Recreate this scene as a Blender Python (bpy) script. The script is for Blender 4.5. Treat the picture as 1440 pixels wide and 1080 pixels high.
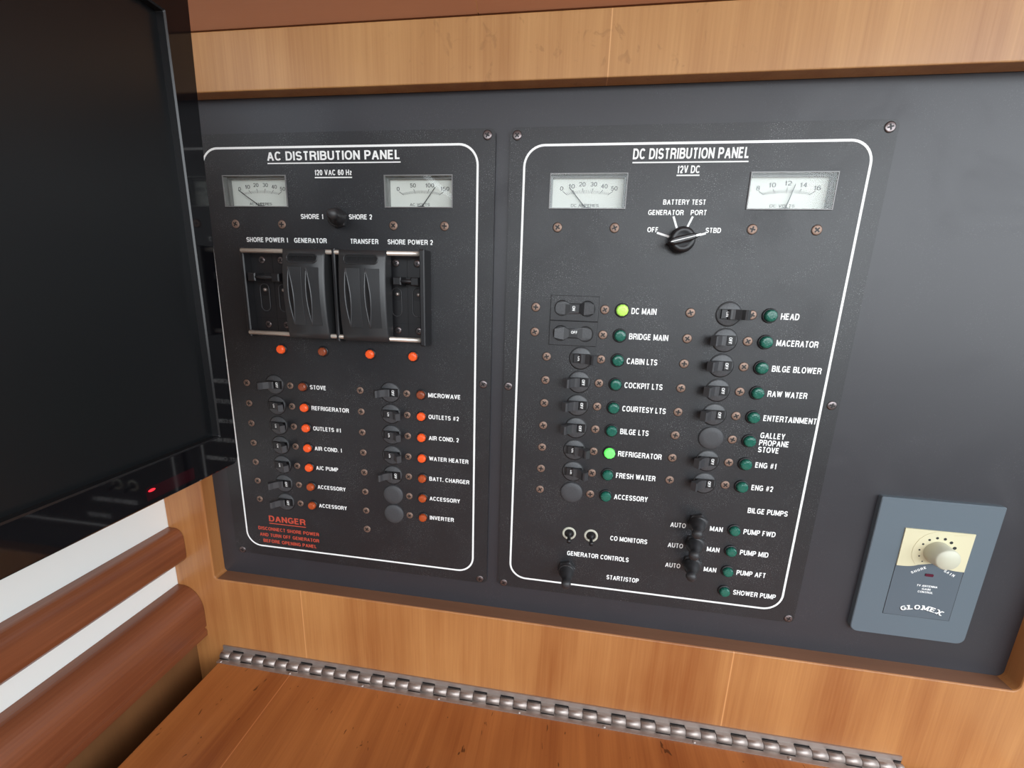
import bpy, bmesh, math, random
from mathutils import Vector, Matrix
random.seed(7)
for o in list(bpy.data.objects):
    bpy.data.objects.remove(o, do_unlink=True)
SC = bpy.context.scene
COL = SC.collection
ZO = 1.2          # eye height of the photographer above the cabin floor, metres
MM = 0.001

# ------------------------------------------------------------------ camera
cam_data = bpy.data.cameras.new('camera')
cam_data.sensor_fit = 'HORIZONTAL'
cam_data.sensor_width = 36.0
cam_data.lens = 573.277 / 1440 * 36.0
cam_data.clip_start = 0.005
cam = bpy.data.objects.new('camera', cam_data)
COL.objects.link(cam)
RIGHT = Vector((0.98918134, 0.1432321, 0.0316992))
DOWN = Vector((0.06169058, -0.21010142, -0.97573135))
FWD = Vector((-0.13309601, 0.96713079, -0.21666448))
m3 = Matrix((RIGHT, -DOWN, -FWD)).transposed()
cam.matrix_world = Matrix.Translation((0, -0.340, ZO)) @ m3.to_4x4()
SC.camera = cam

# ------------------------------------------------------------------ light
SC.view_settings.view_transform = 'Standard'
SC.view_settings.look = 'None'
SC.view_settings.exposure = 0.10
SC.view_settings.gamma = 1.0
SC.view_settings.use_curve_mapping = False
world = bpy.data.worlds.new('world')
SC.world = world
world.use_nodes = True
wn = world.node_tree.nodes
wl = world.node_tree.links
wn.clear()
w_out = wn.new('ShaderNodeOutputWorld')
w_bg = wn.new('ShaderNodeBackground')
w_tc = wn.new('ShaderNodeTexCoord')
w_sep = wn.new('ShaderNodeSeparateXYZ')
w_rmp = wn.new('ShaderNodeValToRGB')
w_map = wn.new('ShaderNodeMapRange')
w_map.inputs['From Min'].default_value = -1.0
w_map.inputs['From Max'].default_value = 1.0
wl.new(w_tc.outputs['Generated'], w_sep.inputs[0])
wl.new(w_sep.outputs['Z'], w_map.inputs['Value'])
wl.new(w_map.outputs[0], w_rmp.inputs[0])
els = w_rmp.color_ramp.elements
els[0].position = 0.40
els[0].color = (0.10, 0.095, 0.09, 1)
els[1].position = 0.60
els[1].color = (0.87, 0.97, 1.07, 1)
e = els.new(0.5)
e.color = (0.40, 0.41, 0.42, 1)
wl.new(w_rmp.outputs[0], w_bg.inputs['Color'])
w_bg.inputs['Strength'].default_value = 1.35
wl.new(w_bg.outputs[0], w_out.inputs[0])

def area_light(name, loc, target, sx, sy, power, color):
    d = bpy.data.lights.new(name, 'AREA')
    d.shape = 'RECTANGLE'
    d.size, d.size_y, d.energy, d.color = sx, sy, power, color
    o = bpy.data.objects.new(name, d)
    COL.objects.link(o)
    o.location = loc
    o.rotation_euler = (Vector(target) - Vector(loc)).to_track_quat('-Z', 'Y').to_euler()
    return o

area_light('window_light_starboard', (1.45, -1.35, ZO + 0.30), (0.1, 0, ZO - 0.05), 2.2, 1.1, 27, (0.91, 0.965, 1.0))
area_light('window_light_aft', (0.10, -2.3, ZO + 0.52), (0.0, 0, ZO), 2.6, 0.75, 30, (0.91, 0.965, 1.0))

# ------------------------------------------------------------------ materials
def new_mat(name):
    m = bpy.data.materials.new(name)
    m.use_nodes = True
    nt = m.node_tree
    b = nt.nodes['Principled BSDF']
    return m, nt, b

def plain(name, col, rough=0.5, metal=0.0, spec=0.5, bump=0.0, bscale=800.0, emit=None, estr=0.0, coat=0.0, var=0.0):
    m, nt, b = new_mat(name)
    b.inputs['Base Color'].default_value = (*col, 1)
    b.inputs['Roughness'].default_value = rough
    b.inputs['Metallic'].default_value = metal
    b.inputs['Specular IOR Level'].default_value = spec
    b.inputs['Coat Weight'].default_value = coat
    b.inputs['Coat Roughness'].default_value = 0.05
    if emit:
        b.inputs['Emission Color'].default_value = (*emit, 1)
        b.inputs['Emission Strength'].default_value = estr
    geo = nt.nodes.new('ShaderNodeNewGeometry')
    nz = nt.nodes.new('ShaderNodeTexNoise')
    nz.inputs['Scale'].default_value = bscale
    nz.inputs['Detail'].default_value = 4
    nt.links.new(geo.outputs['Position'], nz.inputs['Vector'])
    if bump > 0:
        bp = nt.nodes.new('ShaderNodeBump')
        bp.inputs['Strength'].default_value = bump
        bp.inputs['Distance'].default_value = 0.0003
        nt.links.new(nz.outputs['Fac'], bp.inputs['Height'])
        nt.links.new(bp.outputs[0], b.inputs['Normal'])
    if var > 0:
        hs = nt.nodes.new('ShaderNodeMapRange')
        hs.inputs['To Min'].default_value = 1 - var
        hs.inputs['To Max'].default_value = 1 + var
        mx = nt.nodes.new('ShaderNodeVectorMath')
        mx.operation = 'SCALE'
        mx.inputs[0].default_value = col
        nt.links.new(nz.outputs['Fac'], hs.inputs['Value'])
        nt.links.new(hs.outputs[0], mx.inputs['Scale'])
        nt.links.new(mx.outputs[0], b.inputs['Base Color'])
    return m

def math_node(nt, op, a=None, b=None, clamp=False):
    n = nt.nodes.new('ShaderNodeMath')
    n.operation = op
    n.use_clamp = clamp
    for i, v in enumerate((a, b)):
        if v is None:
            continue
        if isinstance(v, (int, float)):
            n.inputs[i].default_value = v
        else:
            nt.links.new(v, n.inputs[i])
    return n.outputs[0]

def mix_col(nt, fac, a, b, blend='MIX'):
    n = nt.nodes.new('ShaderNodeMix')
    n.data_type = 'RGBA'
    n.blend_type = blend
    for sock, v in ((n.inputs['Factor'], fac), (n.inputs['A'], a), (n.inputs['B'], b)):
        if isinstance(v, (int, float)):
            sock.default_value = v
        elif isinstance(v, tuple):
            sock.default_value = (*v, 1)
        else:
            nt.links.new(v, sock)
    return n.outputs['Result']

def noise(nt, vec, sc, scale=1.0, detail=4.0, rough=0.55, dist=0.0):
    mp = nt.nodes.new('ShaderNodeMapping')
    mp.inputs['Scale'].default_value = sc
    nt.links.new(vec, mp.inputs['Vector'])
    n = nt.nodes.new('ShaderNodeTexNoise')
    n.inputs['Scale'].default_value = scale
    n.inputs['Detail'].default_value = detail
    n.inputs['Roughness'].default_value = rough
    n.inputs['Distortion'].default_value = dist
    nt.links.new(mp.outputs[0], n.inputs['Vector'])
    return n.outputs['Fac']

def ramp(nt, v, lo, hi):
    n = nt.nodes.new('ShaderNodeMapRange')
    n.interpolation_type = 'SMOOTHSTEP'
    n.inputs['From Min'].default_value = lo
    n.inputs['From Max'].default_value = hi
    nt.links.new(v, n.inputs['Value'])
    return n.outputs[0]

def wood(name, dark, light, grain, rough=0.35, fine=0.5, band=0.6, burl=None, seams=(), scars=0.0, coat=0.15, bandscale=22.0):
    """grain: axis (0 x, 1 y, 2 z) the fibres run along; seams: (x centre mm, width mm) of pale veneer joints"""
    m, nt, b = new_mat(name)
    geo = nt.nodes.new('ShaderNodeNewGeometry')
    pos = geo.outputs['Position']
    def sc(al, ac):
        v = [ac, ac, ac]
        v[grain] = al
        return tuple(v)
    n_band = noise(nt, pos, sc(1.6, bandscale), 1, 3, 0.55, 0.8)
    n_line = noise(nt, pos, sc(3.0, 110), 1, 5, 0.6, 0.3)
    n_fib = noise(nt, pos, sc(14, 620), 1, 3, 0.6, 0.0)
    n_blot = noise(nt, pos, (9, 9, 9), 1, 2, 0.5, 0.2)
    t = math_node(nt, 'MULTIPLY', math_node(nt, 'SUBTRACT', n_band, 0.5), band * 2.4)
    t = math_node(nt, 'ADD', t, math_node(nt, 'MULTIPLY', math_node(nt, 'SUBTRACT', n_line, 0.5), 0.9 * fine))
    t = math_node(nt, 'ADD', t, math_node(nt, 'MULTIPLY', math_node(nt, 'SUBTRACT', n_fib, 0.5), 0.75 * fine))
    t = math_node(nt, 'ADD', t, math_node(nt, 'MULTIPLY', math_node(nt, 'SUBTRACT', n_blot, 0.5), 0.7))
    t = math_node(nt, 'ADD', t, 0.5, clamp=True)
    colr = mix_col(nt, t, dark, light)
    sep = nt.nodes.new('ShaderNodeSeparateXYZ')
    nt.links.new(pos, sep.inputs[0])
    if burl:
        bx, bw = burl
        spot = ramp(nt, noise(nt, pos, (95, 95, 70), 1, 3, 0.6, 0.9), 0.60, 0.70)
        region = math_node(nt, 'ABSOLUTE', math_node(nt, 'SUBTRACT', sep.outputs['X'], bx * MM))
        region = math_node(nt, 'SUBTRACT', 1.0, ramp(nt, region, bw * 0.4 * MM, bw * MM))
        colr = mix_col(nt, math_node(nt, 'MULTIPLY', math_node(nt, 'MULTIPLY', spot, region), 0.26), colr, tuple(c * 0.5 for c in dark))
    for sx, sw in seams:
        w_ = math_node(nt, 'ABSOLUTE', math_node(nt, 'SUBTRACT', sep.outputs['X'], sx * MM))
        w_ = math_node(nt, 'SUBTRACT', 1.0, ramp(nt, w_, 0.0, sw * MM))
        colr = mix_col(nt, math_node(nt, 'MULTIPLY', w_, 0.55), colr, tuple(min(1, c * 1.5 + 0.05) for c in light))
    if scars:
        s = ramp(nt, noise(nt, pos, (160, 60, 60), 1, 2, 0.5, 1.2), 0.70, 0.74)
        colr = mix_col(nt, math_node(nt, 'MULTIPLY', s, scars), colr, tuple(c * 0.3 for c in dark))
    nt.links.new(colr, b.inputs['Base Color'])
    b.inputs['Roughness'].default_value = rough
    b.inputs['Coat Weight'].default_value = coat
    b.inputs['Coat Roughness'].default_value = 0.25
    bp = nt.nodes.new('ShaderNodeBump')
    bp.inputs['Strength'].default_value = 0.12
    bp.inputs['Distance'].default_value = 0.0004
    nt.links.new(n_fib, bp.inputs['Height'])
    nt.links.new(bp.outputs[0], b.inputs['Normal'])
    return m

def dusty_black(name, col, rough, dust, bump):
    m, nt, b = new_mat(name)
    geo = nt.nodes.new('ShaderNodeNewGeometry')
    pos = geo.outputs['Position']
    speck = ramp(nt, noise(nt, pos, (1, 1, 1), 1500, 2, 0.6), 0.60, 0.70)
    patch = ramp(nt, noise(nt, pos, (1, 1, 1), 26, 4, 0.6, 0.4), 0.42, 0.72)
    smear = ramp(nt, noise(nt, pos, (1, 1, 1), 11, 5, 0.65, 1.0), 0.45, 0.8)
    fac = math_node(nt, 'MULTIPLY', math_node(nt, 'MULTIPLY', speck, math_node(nt, 'ADD', patch, 0.16)), dust)
    c = mix_col(nt, math_node(nt, 'MULTIPLY', smear, 0.35 * dust), col, tuple(v * 1.5 + 0.006 for v in col))
    c = mix_col(nt, fac, c, (0.36, 0.37, 0.38))
    b.inputs['Specular IOR Level'].default_value = 0.55
    nt.links.new(c, b.inputs['Base Color'])
    r = math_node(nt, 'ADD', math_node(nt, 'MULTIPLY', smear, 0.12), rough)
    nt.links.new(r, b.inputs['Roughness'])
    bp = nt.nodes.new('ShaderNodeBump')
    bp.inputs['Strength'].default_value = bump
    bp.inputs['Distance'].default_value = 0.0003
    nt.links.new(noise(nt, pos, (1700, 1700, 2600), 1, 2, 0.5), bp.inputs['Height'])
    nt.links.new(bp.outputs[0], b.inputs['Normal'])
    return m

M = {}
M['frame'] = wood('cherry_frame', (0.29, 0.094, 0.024), (0.52, 0.240, 0.080), 2, 0.38, 0.7, 0.6, seams=((-257.5, 0.8), (162, 0.9)))
M['fascia'] = wood('honey_fascia', (0.34, 0.148, 0.047), (0.53, 0.285, 0.110), 2, 0.36, 0.8, 0.6, burl=(-20, 170), seams=((15, 0.7),))
M['lid'] = wood('cherry_lid', (0.25, 0.066, 0.016), (0.48, 0.170, 0.046), 1, 0.28, 0.75, 0.8, seams=((-270, 0.8),), scars=0.85)
M['rail'] = wood('mahogany_rail', (0.13, 0.034, 0.014), (0.27, 0.088, 0.036), 1, 0.33, 0.8, 0.6, coat=0.25, bandscale=60)
M['soffit'] = wood('brown_soffit', (0.40, 0.165, 0.085), (0.47, 0.21, 0.11), 0, 0.4, 0.25, 0.3)
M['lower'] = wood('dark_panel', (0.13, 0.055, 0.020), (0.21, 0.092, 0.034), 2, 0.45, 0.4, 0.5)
M['floor'] = wood('cabin_sole', (0.30, 0.22, 0.16), (0.42, 0.33, 0.25), 1, 0.5, 0.5, 0.6)  # unseen sole, colour lightened to bounce light up at the cabin
M['white'] = plain('white_vinyl', (0.90, 0.93, 0.90), 0.55, bump=0.1, bscale=500)
M['board'] = dusty_black('black_laminate', (0.029, 0.029, 0.035), 0.41, 0.10, 0.08)
M['plate'] = dusty_black('black_textured_panel', (0.0135, 0.0142, 0.0168), 0.39, 0.8, 0.32)
M['print'] = plain('white_print', (0.93, 0.95, 0.94), 0.5, bscale=900, var=0.12)
M['redprint'] = plain('red_print', (0.55, 0.075, 0.04), 0.5, bscale=900, var=0.2)
M['black'] = plain('black_plastic', (0.014, 0.014, 0.016), 0.38, bump=0.08, bscale=1500)
M['blacksoft'] = plain('black_rubber', (0.028, 0.028, 0.030), 0.42, bump=0.2, bscale=1300)
M['dark'] = plain('dark_recess', (0.004, 0.004, 0.005), 0.5)
M['lever'] = plain('charcoal_lever', (0.045, 0.046, 0.050), 0.36, bump=0.1, bscale=1500)
M['disc'] = plain('charcoal_bezel', (0.058, 0.061, 0.066), 0.42, bump=0.25, bscale=900, var=0.5)
M['cap'] = plain('grey_blanking_cap', (0.055, 0.057, 0.062), 0.55, bump=0.25, bscale=1100, var=0.3)
M['cover'] = plain('satin_black_cover', (0.028, 0.029, 0.031), 0.36, bump=0.12, bscale=1600)
M['screw'] = plain('tarnished_brass_screw', (0.27, 0.185, 0.145), 0.5, 0.55, bscale=700, var=0.35)
M['darkscrew'] = plain('dark_nickel_screw', (0.20, 0.17, 0.17), 0.3, 0.85, bscale=700, var=0.4)
M['griprim'] = plain('grip_rim', (0.05, 0.052, 0.056), 0.25)  # edge highlight put into the colour, lighter than the cover
M['steel'] = plain('brushed_steel', (0.43, 0.375, 0.345), 0.48, 0.8, bump=0.1, bscale=900)
M['rod'] = plain('polished_rod', (0.80, 0.74, 0.66), 0.32, 0.7)
M['dial'] = plain('ivory_dial', (0.75, 0.76, 0.73), 0.6)
M['housing'] = plain('clear_grey_housing', (0.20, 0.20, 0.20), 0.25)
M['ink'] = plain('black_ink', (0.02, 0.02, 0.022), 0.5)
M['greyink'] = plain('grey_ink', (0.07, 0.07, 0.075), 0.5)
M['tv'] = plain('piano_black', (0.004, 0.004, 0.005), 0.045, spec=0.5)
M['screen'] = plain('matte_screen', (0.005, 0.006, 0.007), 0.30, spec=0.5)
M['tvrim'] = plain('bezel_lip', (0.012, 0.012, 0.013), 0.22)
M['sensor'] = plain('smoked_red_window', (0.018, 0.003, 0.005), 0.06)
M['redled'] = plain('red_standby_glow', (0.4, 0.0, 0.01), 0.3, emit=(1.0, 0.02, 0.03), estr=2.2)
M['slate'] = plain('slate_grey_plastic', (0.112, 0.145, 0.172), 0.42, bump=0.12, bscale=1500)
M['slate2'] = plain('slate_grey_insert', (0.096, 0.122, 0.147), 0.40, bump=0.12, bscale=1500)
M['cream'] = plain('cream_plastic', (0.66, 0.62, 0.42), 0.45)
M['knobcream'] = plain('cream_knob', (0.56, 0.56, 0.44), 0.4)
M['maroon'] = plain('maroon_lens', (0.09, 0.008, 0.025), 0.25)
M['worn'] = plain('worn_ivory_ring', (0.55, 0.55, 0.46), 0.5, bscale=600, var=0.3)
M['orange_on'] = plain('lit_orange_lens', (0.62, 0.09, 0.02), 0.18, emit=(1.0, 0.085, 0.012), estr=0.30, bscale=900, bump=0.6)
M['orange_off'] = plain('dull_amber_lens', (0.26, 0.06, 0.025), 0.2, bscale=900, bump=0.6, var=0.3)
M['orange_dim'] = plain('dull_orange_lens', (0.42, 0.075, 0.02), 0.2, bscale=900, bump=0.6, var=0.3)
M['green_on'] = plain('lit_green_lens', (0.15, 0.8, 0.15), 0.18, emit=(0.10, 1.0, 0.10), estr=0.85, bscale=900, bump=0.6)
M['lime_on'] = plain('lit_lime_lens', (0.45, 0.75, 0.12), 0.18, emit=(0.42, 1.0, 0.12), estr=0.3, bscale=700, bump=0.6)
M['green_off'] = plain('dark_green_lens', (0.012, 0.12, 0.085), 0.16, bscale=800, bump=0.7, var=0.35)

def lens_mat():
    m = bpy.data.materials.new('clear_acrylic')
    m.use_nodes = True
    nt = m.node_tree
    nt.nodes.clear()
    out = nt.nodes.new('ShaderNodeOutputMaterial')
    tr = nt.nodes.new('ShaderNodeBsdfTransparent')
    tr.inputs['Color'].default_value = (0.97, 0.98, 0.97, 1)
    gl = nt.nodes.new('ShaderNodeBsdfGlossy')
    gl.inputs['Roughness'].default_value = 0.03
    gl.inputs['Color'].default_value = (0.6, 0.62, 0.62, 1)
    fr = nt.nodes.new('ShaderNodeFresnel')
    fr.inputs['IOR'].default_value = 1.5
    mx = nt.nodes.new('ShaderNodeMixShader')
    ge = nt.nodes.new('ShaderNodeNewGeometry')
    fac = math_node(nt, 'MULTIPLY', fr.outputs[0], math_node(nt, 'SUBTRACT', 1.0, ge.outputs['Backfacing']))
    nt.links.new(fac, mx.inputs[0])
    nt.links.new(tr.outputs[0], mx.inputs[1])
    nt.links.new(gl.outputs[0], mx.inputs[2])
    nt.links.new(mx.outputs[0], out.inputs[0])
    return m
M['lens'] = lens_mat()

# ------------------------------------------------------------------ mesh helpers
# millimetres; panel convention: x along the panel, z up, h = how far the point stands out of the panel (world -Y)
class G:
    def __init__(self):
        self.bm = bmesh.new()
    def face(self, vs, mi=0, smooth=False):
        try:
            f = self.bm.faces.new(vs)
        except ValueError:
            return None
        f.material_index = mi
        f.smooth = smooth
        return f
    def v(self, x, y, z):
        return self.bm.verts.new((x * MM, y * MM, z * MM))
    def box(self, x0, x1, y0, y1, z0, z1, mi=0):
        p = [self.v(x, y, z) for z in (z0, z1) for y in (y0, y1) for x in (x0, x1)]
        for q in ((0, 2, 3, 1), (4, 5, 7, 6), (0, 1, 5, 4), (2, 6, 7, 3), (0, 4, 6, 2), (1, 3, 7, 5)):
            self.face([p[i] for i in q], mi)
        return self
    def bbox(self, x0, x1, h0, h1, z0, z1, bev=0.5, mi=0):
        """box on the panel with a chamfered outer rim"""
        self.prism([(x0, z0), (x1, z0), (x1, z1), (x0, z1)], h0, h1, mi, bev)
        return self
    def prism(self, poly, h0, h1, mi=0, bev=0.0, smooth=False):
        if bev > 0:
            cx = sum(p[0] for p in poly) / len(poly)
            cz = sum(p[1] for p in poly) / len(poly)
            wx = max(abs(p[0] - cx) for p in poly)
            wz = max(abs(p[1] - cz) for p in poly)
            inner = [(cx + (p[0] - cx) * (1 - bev / wx), cz + (p[1] - cz) * (1 - bev / wz)) for p in poly]
            rings = [(poly, h0), (poly, h1 - bev), (inner, h1)]
        else:
            rings = [(poly, h0), (poly, h1)]
        L = [[self.v(x, -h, z) for x, z in P] for P, h in rings]
        n = len(poly)
        for a, b in zip(L, L[1:]):
            for i in range(n):
                self.face([a[i], a[(i + 1) % n], b[(i + 1) % n], b[i]], mi, smooth)
        self.face(L[0], mi)
        self.face(L[-1], mi)
        return self
    def lathe(self, prof, n=32, cx=0.0, cz=0.0, mi=0, smooth=True):
        rings = []
        for r, h in prof:
            if r < 1e-6:
                rings.append([self.v(cx, -h, cz)])
            else:
                rings.append([self.v(cx + r * math.cos(2 * math.pi * i / n), -h, cz + r * math.sin(2 * math.pi * i / n)) for i in range(n)])
        for a, b in zip(rings, rings[1:]):
            for i in range(n):
                j = (i + 1) % n
                if len(a) == 1 and len(b) == 1:
                    continue
                if len(a) == 1:
                    self.face([a[0], b[i], b[j]], mi, smooth)
                elif len(b) == 1:
                    self.face([a[i], a[j], b[0]], mi, smooth)
                else:
                    self.face([a[i], a[j], b[j], b[i]], mi, smooth)
        return self
    def tube(self, pts, r, n=8, mi=0, closed=False):
        P = [Vector(p) for p in pts]
        rings = []
        N = len(P)
        for i, p in enumerate(P):
            if closed:
                t = P[(i + 1) % N] - P[i - 1]
            else:
                t = P[min(i + 1, N - 1)] - P[max(i - 1, 0)]
            t.normalize()
            up = Vector((0, 1, 0)) if abs(t.y) < 0.9 else Vector((1, 0, 0))
            a = t.cross(up).normalized()
            b = t.cross(a).normalized()
            rr = r[i] if isinstance(r, (list, tuple)) else r
            rings.append([self.v(*(p + a * rr * math.cos(2 * math.pi * k / n) + b * rr * math.sin(2 * math.pi * k / n))) for k in range(n)])
        pairs = list(zip(rings, rings[1:])) + ([(rings[-1], rings[0])] if closed else [])
        for a, b in pairs:
            for k in range(n):
                self.face([a[k], a[(k + 1) % n], b[(k + 1) % n], b[k]], mi, True)
        if not closed:
            self.face(rings[0], mi)
            self.face(rings[-1], mi)
        return self
    def extrude_profile(self, prof, y0, y1, mi=0, smooth=True):
        """profile in (x, z), pushed along world Y"""
        a = [self.v(x, y0, z) for x, z in prof]
        b = [self.v(x, y1, z) for x, z in prof]
        n = len(prof)
        for i in range(n):
            self.face([a[i], a[(i + 1) % n], b[(i + 1) % n], b[i]], mi, False)
        self.face(a, mi)
        self.face(b, mi)
        return self
    def holed(self, outer, holes, h0, h1, mi=0):
        """plate with openings"""
        edges = []
        for loop in [outer] + list(holes):
            vs = [self.v(x, -h1, z) for x, z in loop]
            for i in range(len(vs)):
                edges.append(self.bm.edges.new((vs[i], vs[(i + 1) % len(vs)])))
        res = bmesh.ops.triangle_fill(self.bm, use_beauty=True, edges=edges)
        fs = [f for f in res['geom'] if isinstance(f, bmesh.types.BMFace)]
        for f in fs:
            f.material_index = mi
        ex = bmesh.ops.extrude_face_region(self.bm, geom=fs)
        nv = [g for g in ex['geom'] if isinstance(g, bmesh.types.BMVert)]
        bmesh.ops.translate(self.bm, vec=(0, (h1 - h0) * MM, 0), verts=nv)
        # triangle_fill's own faces stay as the front face
        return self
    def mesh(self, name, mats, recalc=True):
        if recalc:
            bmesh.ops.recalc_face_normals(self.bm, faces=self.bm.faces[:])
        me = bpy.data.meshes.new(name)
        self.bm.to_mesh(me)
        self.bm.free()
        for m in (mats if isinstance(mats, (list, tuple)) else [mats]):
            me.materials.append(M[m])
        return me

def rrect(x0, x1, z0, z1, r, n=6):
    rs = r if isinstance(r, (list, tuple)) else [r] * 4   # br, tr, tl, bl
    out = []
    for (cx, cz, a0), rr in zip(((x1, z0, -90), (x1, z1, 0), (x0, z1, 90), (x0, z0, 180)), rs):
        px = cx - rr if cx == x1 else cx + rr
        pz = cz - rr if cz == z1 else cz + rr
        for i in range(n + 1):
            a = math.radians(a0 + 90 * i / n)
            out.append((px + rr * math.cos(a), pz + rr * math.sin(a)))
    return out

W = {}          # world position in mm of every object's origin
CACHE = {}

def put(name, me, at, parent=None, rot=None, **props):
    o = bpy.data.objects.new(name, me)
    COL.objects.link(o)
    at = Vector(at)
    W[o.name] = at
    base = Vector((0, 0, 0))
    if parent is not None:
        o.parent = parent
        base = W[parent.name]
        o.location = (at - base) * MM
    else:
        o.location = at * MM + Vector((0, 0, ZO))
    if rot:
        o.rotation_euler = rot
    for k, v in props.items():
        o[k] = v
    return o

def on(name, me, x, z, h=0.0, parent=None, rot=None, **props):
    return put(name, me, (x, -h, z), parent, rot, **props)

def cached(key, fn):
    if key not in CACHE:
        CACHE[key] = fn()
    return CACHE[key]

# text: a plain grotesque alphabet drawn as strokes -----------------------
def _arc(cx, cy, rx, ry, a0, a1, n=14, p=2.35):
    out = []
    for i in range(n + 1):
        a = math.radians(a0 + (a1 - a0) * i / n)
        c, q = math.cos(a), math.sin(a)
        out.append((cx + rx * math.copysign(abs(c) ** (2 / p), c), cy + ry * math.copysign(abs(q) ** (2 / p), q)))
    return out
_S = _arc(.5, .745, .49, .255, 18, 270, 14, 2.2) + _arc(.5, .245, .5, .245, 90, -162, 14, 2.2)[1:]
GLYPH = {
    'A': (.74, [[(0, -.12), (.47, 1.02)], [(1, -.12), (.53, 1.02)], [(.16, .30), (.84, .30)]]),
    'B': (.68, [[(0, -.1), (0, 1.1)], [(0, 1), (.55, 1)] + _arc(.55, .765, .37, .235, 90, -90, 10)[1:] + [(.1, .53)], [(.1, .53)] + _arc(.55, .265, .45, .265, 90, -90, 10) + [(0, 0)]]),
    'C': (.71, [_arc(.5, .5, .5, .5, 38, 322, 22)]),
    'D': (.70, [[(0, 0), (0, 1), (.42, 1)] + _arc(.42, .5, .58, .5, 90, -90, 16)[1:] + [(0, 0)]]),
    'E': (.60, [[(1, 1), (0, 1), (0, 0), (1, 0)], [(0, .53), (.9, .53)]]),
    'F': (.56, [[(1, 1), (0, 1), (0, -.1)], [(0, .5), (.86, .5)]]),
    'G': (.74, [_arc(.5, .5, .5, .5, 40, 322, 22) + [(1, .12), (1, .45), (.56, .45)]]),
    'H': (.68, [[(0, -.1), (0, 1.1)], [(1, -.1), (1, 1.1)], [(0, .52), (1, .52)]]),
    'I': (.20, [[(.5, -.1), (.5, 1.1)]]),
    'K': (.68, [[(0, -.1), (0, 1.1)], [(1, 1.06), (.02, .36)], [(.36, .62), (1, -.06)]]),
    'L': (.56, [[(0, 1.1), (0, 0), (1, 0)]]),
    'M': (.82, [[(0, -.1), (0, 1.1)], [(1, -.1), (1, 1.1)], [(.06, .96), (.5, .04)], [(.94, .96), (.5, .04)]]),
    'N': (.68, [[(0, -.1), (0, 1.1)], [(1, -.1), (1, 1.1)], [(.04, .98), (.96, .02)]]),
    'O': (.76, [_arc(.5, .5, .5, .5, 0, 360, 28)]),
    'P': (.64, [[(0, -.1), (0, 1.1)], [(0, 1), (.55, 1)] + _arc(.55, .725, .45, .275, 90, -90, 10)[1:] + [(0, .45)]]),
    'R': (.70, [[(0, -.1), (0, 1.1)], [(0, 1), (.55, 1)] + _arc(.55, .745, .43, .255, 90, -90, 10)[1:] + [(0, .49)], [(.5, .49), (.78, .42), (.92, .28), (.94, .05), (1, -.1)]]),
    'S': (.66, [_S]),
    'T': (.62, [[(-.02, 1), (1.02, 1)], [(.5, 1), (.5, -.1)]]),
    'U': (.68, [[(0, 1.1), (0, .32)] + _arc(.5, .32, .5, .32, 180, 360, 14)[1:] + [(1, 1.1)]]),
    'V': (.68, [[(0, 1.12), (.47, -.02)], [(1, 1.12), (.53, -.02)]]),
    'W': (.98, [[(0, 1.12), (.245, -.02)], [(.49, 1.02), (.245, -.02)], [(.51, 1.02), (.755, -.02)], [(1, 1.12), (.755, -.02)]]),
    'X': (.68, [[(0, 1.08), (1, -.08)], [(1, 1.08), (0, -.08)]]),
    'Y': (.68, [[(0, 1.1), (.5, .40)], [(1, 1.1), (.5, .40)], [(.5, .48), (.5, -.1)]]),
    'z': (.46, [[(0, .72), (1, .72)], [(1, .70), (0, .02)], [(0, 0), (1, 0)]]),
    '0': (.56, [_arc(.5, .5, .5, .5, 0, 360, 26)]),
    '1': (.36, [[(.8, -.1), (.8, 1.1)], [(.8, .90), (.55, .80), (.05, .74)]]),
    '2': (.56, [_arc(.5, .70, .5, .30, 172, -35, 14) + [(.06, .06)], [(0, 0), (1, 0)]]),
    '3': (.56, [_arc(.48, .755, .46, .245, 160, -90, 12) , [(.36, .51)] + _arc(.48, .255, .52, .255, 90, -160, 12)]),
    '4': (.58, [[(.74, -.1), (.74, 1.1)], [(.68, .98), (.02, .30)], [(0, .26), (1.1, .26)]]),
    '5': (.56, [[(.92, 1), (.16, 1), (.06, .47)] + _arc(.5, .31, .5, .31, 130, -160, 14)]),
    '6': (.56, [_arc(.5, .31, .5, .31, 180, -180, 18), [(0, .31), (0, .5)] + _arc(.5, .5, .5, .5, 180, 40, 10)]),
    '8': (.56, [_arc(.5, .765, .43, .235, 0, 360, 18), _arc(.5, .265, .5, .265, 0, 360, 18)]),
    '#': (.72, [[(.20, -.06), (.38, 1.06)], [(.64, -.06), (.82, 1.06)], [(.0, .32), (.98, .32)], [(.04, .68), (1.02, .68)]]),
    '/': (.34, [[(0, -.1), (1, 1.1)]]),
    '.': (.20, [[(.5, -.1), (.5, .10)]]),
    '&': (.74, [[(1, -.05), (.2, .7)] + _arc(.42, .78, .24, .22, 180, -20, 10) + [(.05, .3)] + _arc(.42, .24, .42, .24, 170, 330, 8)]),
}
def layout(s, w, gap):
    x, out = 0.0, []
    for ch in s:
        if ch == ' ':
            x += .36
            continue
        gw, strokes = GLYPH[ch]
        for st in strokes:
            pts = []
            for px, py in st:
                qx = x + w / 2 + px * (gw - w)
                qy = min(1.0, max(0.0, w / 2 + py * (1 - w)))
                if pts and abs(pts[-1][0] - qx) + abs(pts[-1][1] - qy) < 1e-5:
                    continue
                pts.append((qx, qy))
            out.append((pts, 0.62 if ch in '#&' else 1.0))
        x += gw + gap
    return out, x - gap

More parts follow.
